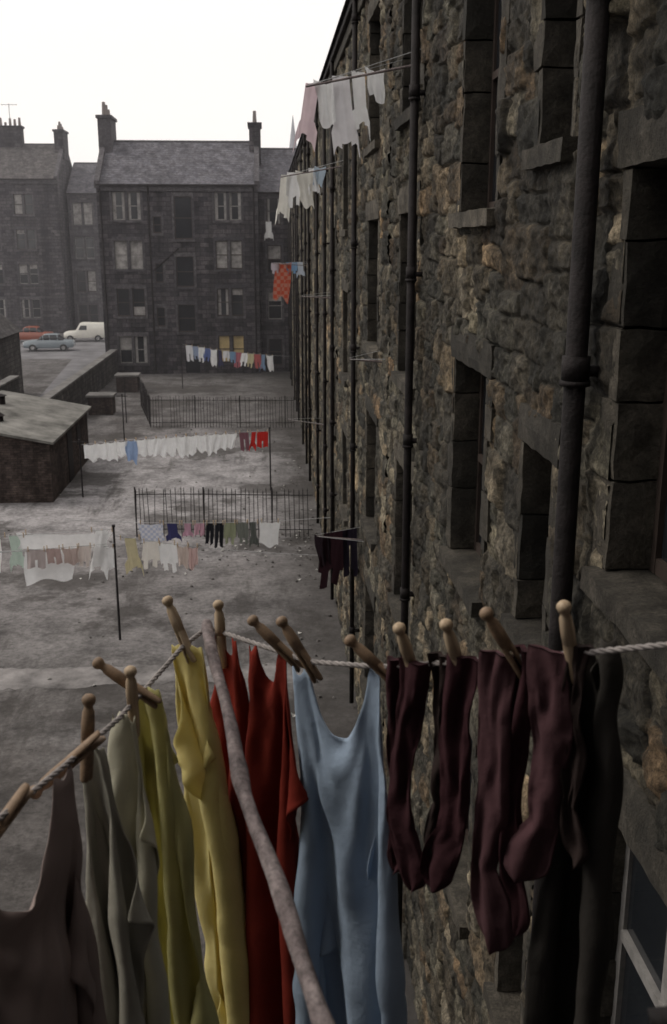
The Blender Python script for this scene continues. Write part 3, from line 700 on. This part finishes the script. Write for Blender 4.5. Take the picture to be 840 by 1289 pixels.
car('parked_car',-22.0,96.5,math.radians(181),(.28,.065,.03))
m=MB(); m.cyl((-12.0,101.5,0),(-12.0,101.5,6.2),.09,8,.05); m.cyl((-12.0,101.5,6.15),(-12.0,100.5,6.4),.04,6); m.box(-12.15,-11.85,99.9,100.6,6.35,6.5); m.obj('street_lamp',M['iron'])

m=MB(); rl=random.Random(9)
for i in range(150):
    if i<60: x=rl.uniform(-4,1.5); y=rl.gauss(29.5,.9)
    elif i<90: x=rl.uniform(-.5,1.5); y=rl.uniform(16,48)
    else: x=rl.uniform(-12,1.2); y=rl.uniform(10,48)
    s=rl.uniform(.02,.07); a=rl.uniform(0,3); ca,sa=math.cos(a)*s,math.sin(a)*s
    m.poly([(x+ca,y+sa,.012),(x-sa,y+ca,.03+rl.random()*.05),(x-ca*.8,y-sa,.012),(x+sa,y-ca*.6,.02+rl.random()*.03)])
m.obj('litter',plain('scrap_paper',(.36,.35,.33),.9,0,.7,.7))
m=MB()
for i in range(300):
    x=rl.choice([rl.uniform(-12,1.4),rl.gauss(1.2,.3),rl.uniform(-5,1.4)]); y=rl.choice([rl.uniform(9,60),rl.gauss(30,1.5),rl.gauss(27,3)]); s=rl.uniform(.02,.06)
    if x>1.6: continue
    m.cyl((x,y,-.01),(x+rl.uniform(-.3,.3)*s,y+rl.uniform(-.3,.3)*s,s*rl.uniform(.4,1.)),s,5,s*rl.uniform(.3,.8))
m.obj('stones_and_debris',plain('debris',(.08,.074,.07),.9,0,.7,.9))

# ------------------------------------------------------------ foreground clothes line
Rp=[(-.108,1.605,8.371),(-.0416,1.52,8.380),(.056,1.412,8.387),(.1544,1.32,8.416),(.27,1.221,8.465),(.382,1.114,8.5185),(.451,1.046,8.555),(.75,.76,8.72),(1.2,.3,9.0),(1.35,-.4,9.2)]
Lp=[(-.108,1.605,8.371),(-.1424,1.506,8.377),(-.2145,1.297,8.359),(-.261,1.147,8.37),(-.306,1.018,8.38),(-.45,.5,8.42),(-.62,-.4,8.5)]
def atx(P,x):
    for a,b in zip(P[:-1],P[1:]):
        if min(a[0],b[0])<=x<=max(a[0],b[0]):
            t=(x-a[0])/(b[0]-a[0]); return Vector(a).lerp(Vector(b),t)
    return Vector(P[0])
def dirx(P,x):
    d=atx(P,x+.01)-atx(P,x-.01); d.z=0; return d.normalized()
def dense(P,step=.002):
    out=[]
    for a,b in zip(P[:-1],P[1:]):
        a=Vector(a);b=Vector(b);n=max(2,int((b-a).length/step))
        for i in range(n): out.append(a.lerp(b,i/n))
    return out
rope=empty('clothes_rope')
for nm,PP in (('right_run',Rp),('left_run',Lp)):
    dn=dense(PP,.0022)
    for s in range(3):
        pts=[]
        for i,p in enumerate(dn):
            q=dn[min(i+1,len(dn)-1)]-dn[max(i-1,0)]; q.normalize(); a=(Vector((0,0,1))-q*q.z).normalized(); b=q.cross(a)
            t=i*.36+s*2.094; pts.append(p+a*math.cos(t)*.0021+b*math.sin(t)*.0021)
        curve(nm+'_strand_%d'%s,pts,.0021,M['rope'],rope,2)
tip=Vector((-.113,1.60,8.385)); butt=tip+(Vector((.038,.877,8.211))-Vector((-.115,1.605,8.371)))*2.3
V=[];F=[];n=20;K=220
ax=(butt-tip); a=ax.normalized().orthogonal().normalized(); b=ax.normalized().cross(a)
for i in range(K+1):
    t=i/K; c=tip.lerp(butt,t)+a*(.009*math.sin(t*9)+.003*math.sin(t*33))+b*.006*math.sin(t*13+1)
    r=.0088+.0045*t+.0009*math.sin(t*41)+.0026*max(0,math.sin(t*27+2))**10
    if i<3: r*=(.75,.93,1)[i]
    for j in range(n):
        th=2*math.pi*j/n; q=Vector((math.cos(th)*2,math.sin(th)*2,t*26))
        rr_=r*(1+.10*mn.noise(q)+.05*mn.noise(q*3)+.05*math.sin(3*th+t*7)); V.append(c+a*math.cos(th)*rr_+b*math.sin(th)*rr_)
for i in range(K):
    for j in range(n): k=(j+1)%n; F.append((i*n+j,i*n+k,(i+1)*n+k,(i+1)*n+j))
F.append(tuple(range(n-1,-1,-1)))
mesh_obj('wooden_pole',V,F,M['pole'],None,True)
m=MB(); m.cyl((.30,.66,8.39),(.9,.55,8.53),.012,12); m.obj('iron_window_bar',M['pipe'],None,0,True)

def peg(base,head,mat):
    base=Vector(base); head=Vector(head); d=(head-base).normalized()
    V=[];F=[];n=16
    prof=[(.048,.0),(.048,.0082),(.075,.0088),(.092,.0078),(.097,.0058),(.100,.0058),(.103,.008),(.107,.0092),(.111,.0085),(.1145,.005),(.1155,0)]
    for z,r in prof:
        for j in range(n): t=2*math.pi*j/n; V.append((r*math.cos(t),r*math.sin(t),z))
    for i in range(len(prof)-1):
        for j in range(n): k=(j+1)%n; F.append((i*n+j,i*n+k,(i+1)*n+k,(i+1)*n+j))
    for s in (-1,1):
        k0=len(V); m_=7; zs=[(.056,.0018,1),(.02,.0022,.98),(.004,.0034,.85),(0,.005,.5)]
        for z,g,f in zs:
            for j in range(m_+1):
                t=-math.pi/2+math.pi*j/m_; V.append((s*(g+.0065*f*math.cos(t)),.008*f*math.sin(t),z))
        w=m_+1
        for i in range(len(zs)-1):
            for j in range(w): k=(j+1)%w; F.append((k0+i*w+j,k0+i*w+k,k0+(i+1)*w+k,k0+(i+1)*w+j))
        F.append(tuple(k0+(len(zs)-1)*w+j for j in range(w)))
    o=mesh_obj('clothes_peg',V,F,mat,None,True)
    q=d.to_track_quat('Z','X'); o.rotation_mode='QUATERNION'; o.rotation_quaternion=q; o.location=base
    return o
def pegR(P,x,dx,dz,dy=.0,m='wood',drop=.028,off=.0):
    p=atx(P,x); d=Vector((dx,dy,dz)).normalized(); peg(p-d*drop+Vector((off,-.004,0)),p+d,M[m])
pegR(Rp,.366,-.24,1,-.15,'wood',.038); pegR(Rp,.31,-.62,1,-.1,'wood2',.03); pegR(Rp,.248,-.33,1,-.15,'wood',.045); pegR(Rp,.193,-.33,1,-.2,'wood',.042)
pegR(Rp,.152,-.75,.7,.2,'wood2',.05); pegR(Rp,.052,-.6,1,.2,'wood2',.035); pegR(Rp,.025,-.8,.8,.2,'wood2',.03); pegR(Rp,-.085,-.05,1,.1,'wood',.06)
pegR(Lp,-.138,-.38,1,.2,'wood',.03); pegR(Lp,-.2,-.0,1,-.1,'wood',.055); pegR(Lp,-.19,-.75,.55,0.1,'wood2',.03)
pegR(Lp,-.242,.06,1,.2,'wood2',.045); pegR(Lp,-.25,-.75,-.55,-.3,'wood2',.04); pegR(Lp,-.297,-.5,-.5,-.8,'wood2',.03)

def drape(name,W_,H_,nx,ny,pins,D,mat,mask=None,steps=150,iters=12,wind=(0,0,0),seed=1,bend=.25,amp=.09,crease=1.):
    cx=nx+1; cy=ny+1
    D=np.array(D); Nn=np.array([D[1],-D[0],0])
    T=np.array([list(p[2]) for p in pins]); uc=np.mean([p[0] for p in pins]); C=T.mean(0)
    U,Vv=np.meshgrid(np.linspace(0,1,cx),np.linspace(0,1,cy),indexing='ij')
    p=C[None,None,:]+((U-uc)*W_)[...,None]*D-(Vv*H_)[...,None]*np.array([0,0,1.])
    p=p+Nn*((fbm(U*W_*3,Vv*H_*1.2,3.,seed,3))*amp)[...,None]
    act=np.ones((cx,cy),bool)
    if mask: act=mask(U,Vv)
    pins_i=[(int(round(u*nx)),int(round(v*ny))) for u,v,_ in pins]
    st=[p[i,j].copy() for i,j in pins_i]
    w=act.astype(float)
    for i,j in pins_i: w[i,j]=0
    def mk(di,dj,stiff):
        res=[]
        I,J=np.meshgrid(np.arange(cx),np.arange(cy),indexing='ij')
        I2=I+di;J2=J+dj
        ok=(I2>=0)&(I2<cx)&(J2>=0)&(J2<cy)
        I,J,I2,J2=I[ok],J[ok],I2[ok],J2[ok]
        ok=act[I,J]&act[I2,J2]; I,J,I2,J2=I[ok],J[ok],I2[ok],J2[ok]
        a=I*cy+J; b=I2*cy+J2
        key=(I//max(1,abs(di))) if di else (J//max(1,dj))
        for kk in (0,1):
            s=(key%2)==kk
            if s.any():
                aa,bb=a[s],b[s]; R0=np.sqrt((((I2-I)[s]*W_/nx)**2)+(((J2-J)[s]*H_/ny)**2))
                wa=w.ravel()[aa]; wb=w.ravel()[bb]; ws=wa+wb; ws[ws==0]=1
                res.append((aa,bb,R0,(wa/ws*stiff)[:,None],(wb/ws*stiff)[:,None]))
        return res
    cons=mk(0,1,1.)+mk(1,0,1.)+mk(1,1,.6)+mk(1,-1,.6)+mk(2,0,bend)+mk(0,2,bend)
    P_=p.reshape(-1,3).copy(); Pp=P_.copy(); dt=1/60; g=np.array([0,0,-9.8])+np.array(wind)
    wf=w.ravel()[:,None]
    pidx=[i*cy+j for i,j in pins_i]
    for s in range(steps):
        f=min(1,s/(steps*.45))
        vel=(P_-Pp)*.965; Pp=P_.copy(); P_=P_+(vel+g*dt*dt)*wf
        for k,ix in enumerate(pidx): P_[ix]=st[k]*(1-f)+T[k]*f
        for _ in range(iters):
            for aa,bb,R0,wa,wb in cons:
                d=P_[bb]-P_[aa]; l=np.sqrt((d*d).sum(1))+1e-9; k=((l-R0)/l)[:,None]*d
                P_[aa]+=k*wa; P_[bb]-=k*wb
    # creases that radiate from the pegs, plus a general crumple of un-ironed cotton
    G3=P_.reshape(cx,cy,3); du=np.gradient(G3,axis=0); dvv=np.gradient(G3,axis=1); nr=np.cross(du,dvv); nr/=np.linalg.norm(nr,axis=2,keepdims=True)+1e-9
    X2=U*W_; Z2=Vv*H_; disp=np.zeros_like(U); rr_=np.random.default_rng(seed+77)
    groups=[]
    for pu in pins:
        if not groups or abs(pu[0]-groups[-1])*W_>.06: groups.append(pu[0])
    for gu in groups:
        ddx=X2-gu*W_; r=np.sqrt(ddx**2+Z2**2)+1e-5; th=np.arctan2(ddx,Z2+.02); ph=rr_.random()*6; kk=rr_.uniform(11,17)
        disp+=np.sin(kk*th+ph+1.4*np.sin(th*3+ph))*np.clip(r/.12,0,1)*np.exp(-r/.28)*.0065
    disp+=fbm(X2,Z2,9,seed+5,4)*.012+np.abs(fbm(X2+3,Z2*1.4,5,seed+8,3))*-.014
    P_=(G3+nr*(disp*crease)[...,None]).reshape(-1,3)
    F=[]
    for i in range(nx):
        for j in range(ny):
            if act[i,j] and act[i+1,j] and act[i,j+1] and act[i+1,j+1]: a=i*cy+j; F.append((a,a+1,a+cy+1,a+cy))
    o=mesh_obj(name,P_,F,mat,None,True)
    bm_=bmesh.new(); bm_.from_mesh(o.data); bmesh.ops.delete(bm_,geom=[v for v in bm_.verts if not v.link_faces],context='VERTS'); bm_.to_mesh(o.data); bm_.free()
    s=o.modifiers.new('sub','SUBSURF'); s.levels=1; s.render_levels=1
    s=o.modifiers.new('s','SOLIDIFY'); s.thickness=.0016; s.offset=0
    return o
up=Vector((0,0,.008))
def pinset(P,us,xs,off=(0,0,0)): return [(u,0,atx(P,x)+up+Vector(off)) for u,x in zip(us,xs)]
def pinfan(P,x,us,offs,dirv): return [(u,0,atx(P,x)+up+dirv*o) for u,o in zip(us,offs)]
blue=cloth('blue_cotton',(.37,.46,.58),.12,.06)
drape('blue_shirt',.74,.8,62,68,pinset(Rp,(.40,.45,.67,.71),(.038,.054,.136,.152)),dirx(Rp,.09),blue,wind=(.5,0,0),seed=3,crease=1.25)
red=cloth('red_cotton',(.21,.028,.018),.12,.15)
drape('red_shirt',.34,.9,32,66,pinset(Rp,(.3,.36,.6,.66),(-.092,-.084,-.060,-.052)),dirx(Rp,-.05),red,seed=5)
drape('red_skirt',.44,.95,38,66,pinset(Rp,(.3,.36,.60,.66),(-.036,-.024,.008,.02)),dirx(Rp,-.0),red,seed=15,wind=(.1,0,0))
yel=cloth('yellow_cotton',(.82,.72,.33),.35,.08); yel2=cloth('olive_yellow_cotton',(.62,.58,.27),.35,.08)
vd=Vector((.9,-.43,0)).normalized()
drape('yellow_shirt',.48,.53,42,48,pinfan(Lp,-.14,(.40,.46,.54,.60),(-.026,-.008,.012,.03),vd),vd,yel,wind=(.8,0,0),seed=8,mask=lambda U,V:(np.abs(U-.5)<.4)|(V>.76))
drape('olive_yellow_blouse',.42,.66,38,56,pinfan(Lp,-.184,(.40,.46,.54,.60),(-.024,-.008,.008,.022),vd),vd,yel2,wind=(.4,0,0),seed=9,mask=lambda U,V:(np.abs(U-.5)<.36)|((V>.42)&(V<.62)&(U>.5)))
pale=cloth('cream_cotton',(.64,.61,.48),.3,.08); pg=cloth('pale_green_cotton',(.44,.42,.35),.25,.08)
drape('cream_blouse',.34,.75,30,58,pinfan(Lp,-.21,(.38,.46,.54,.62),(-.018,-.006,.006,.018),vd),vd,pale,seed=10)
drape('pale_green_slip',.40,.8,34,58,pinfan(Lp,-.238,(.4,.46,.54,.60),(-.018,-.006,.006,.018),vd),vd,pg,wind=(.4,0,0),seed=11)
brn=cloth('brown_wool',(.30,.235,.215),.08,.12)
drape('brown_jumper',.62,.75,50,58,pinset(Lp,(.22,.27,.64,.70),(-.338,-.325,-.272,-.256)),Vector((.75,-.66,0)).normalized(),brn,seed=22,amp=.16,crease=1.5)
drk=cloth('dark_green_wool',(.05,.045,.04),.05,.1)
drape('dark_skirt',.24,.75,22,54,pinset(Rp,(.35,.45,.75,.8),(.366,.374,.392,.398),(.02,.03,0)),dirx(Rp,.38),drk,seed=33)

def sock(x,L_,w,col,side=1,seed=0,P=Rp,dd=0):
    r=random.Random(seed); p=atx(P,x)+Vector((0,-.01+dd,.012)); d=dirx(P,x); nn=Vector((d.y,-d.x,0)); 
    V=[];F=[];n=34;K=110; lean=r.uniform(-.02,.02)
    for i in range(K+1):
        t=i/K; leg=.72
        if t<leg:
            s=t/leg; c=p+Vector((0,0,-L_*leg*s))+d*(lean*s+.004*math.sin(s*6+seed)); hw=w*(1-.12*s+.04*math.sin(s*7+seed))
        else:
            s=(t-leg)/(1-leg); c=p+Vector((0,0,-L_*leg-L_*(1-leg)*s))+d*(lean+.004*math.sin(6+seed)+side*w*.5*math.sin(s*1.4)); hw=w*(.88+.3*math.sin(s*2.9))*(1 if s<.7 else math.sqrt(max(.02,1-((s-.7)/.3)**2)))
        th=.005+.0015*math.sin(t*11+seed)
        for j in range(n):
            a=2*math.pi*j/n; ca=math.cos(a); sa=math.sin(a)
            q=Vector((ca*1.6,seed*3.1,t*5))
            fold=.006*math.sin(ca*3.5+seed+t*4)*(.6+.4*math.sin(t*5+seed))+.010*mn.noise(q)+.0025*mn.noise(q*2.7)
            V.append(c+d*(ca*hw/2+.006*mn.noise(Vector((ca,seed,t*5))))+nn*(th*sa+fold+.0008*math.sin(ca*36)))
    for i in range(K):
        for j in range(n): k=(j+1)%n; F.append((i*n+j,i*n+k,(i+1)*n+k,(i+1)*n+j))
    F.append(tuple(range(n))); F.append(tuple(K*n+j for j in range(n)))
    return mesh_obj('sock',V,F,col,None,True)
mar=cloth('maroon_wool',(.05,.02,.024),.03,.15,400); mar2=cloth('maroon_knit_wool',(.085,.042,.047),.03,.15,400); blk=cloth('dark_brown_wool',(.035,.024,.022),.03,.15,400)
sock(.192,.36,.044,mar,1,1); sock(.172,.34,.032,mar,-1,2,dd=.01); sock(.252,.37,.05,mar,-1,3); sock(.228,.31,.032,blk,-1,6,dd=.012)
sock(.294,.44,.052,mar2,1,4); sock(.345,.34,.056,mar2,-1,5); sock(.320,.42,.036,mar,1,7,dd=.012); sock(.374,.30,.03,blk,1,9,dd=.008)

# ------------------------------------------------------------ damp city haze over the court
hz=box('haze',-60,40,40,140,-.5,32,None)
mh=bpy.data.materials.new('haze'); mh.use_nodes=True; nt=mh.node_tree; nt.nodes.remove(nt.nodes['Principled BSDF'])
vs=nt.nodes.new('ShaderNodeVolumeScatter'); vs.inputs['Color'].default_value=(.95,.92,.97,1); vs.inputs['Density'].default_value=.0014
nt.links.new(vs.outputs[0],nt.nodes['Material Output'].inputs['Volume']); hz.data.materials.append(mh)

# ------------------------------------------------------------ light, world, camera
w=bpy.data.worlds.new('World'); S.world=w; w.use_nodes=True; nt=w.node_tree; bg=nt.nodes['Background']
sk=nt.nodes.new('ShaderNodeTexSky'); sk.sky_type='NISHITA'; sk.sun_disc=False
EL=math.radians(50); AZ=math.radians(-75)
sk.sun_elevation=EL; sk.sun_rotation=AZ; sk.air_density=1.5; sk.dust_density=4
hs=nt.nodes.new('ShaderNodeHueSaturation'); hs.inputs['Saturation'].default_value=.1; nt.links.new(sk.outputs[0],hs.inputs['Color'])
cc=mixc(nt,.82,hs.outputs[0],(9.5,9.1,8.8))
nt.links.new(cc,bg.inputs[0]); bg.inputs[1].default_value=.13
sun=bpy.data.lights.new('sun','SUN'); sun.energy=1.3; sun.angle=math.radians(16); sun.color=(1,.94,.85)
so=bpy.data.objects.new('sun',sun); COL.objects.link(so)
dv=Vector((math.sin(AZ)*math.cos(EL),math.cos(AZ)*math.cos(EL),math.sin(EL)))
so.rotation_euler=dv.to_track_quat('Z','Y').to_euler(); so.location=(-20,20,40)
cam=bpy.data.cameras.new('camera'); co=bpy.data.objects.new('camera',cam); COL.objects.link(co); S.camera=co
cam.sensor_fit='VERTICAL'; cam.sensor_height=36; cam.lens=35.4; cam.clip_start=.05; cam.clip_end=2000
cam.dof.use_dof=True; cam.dof.focus_distance=3.5; cam.dof.aperture_fstop=9
co.location=(0,0,9); co.rotation_euler=(math.radians(75),0,math.radians(-3.75))
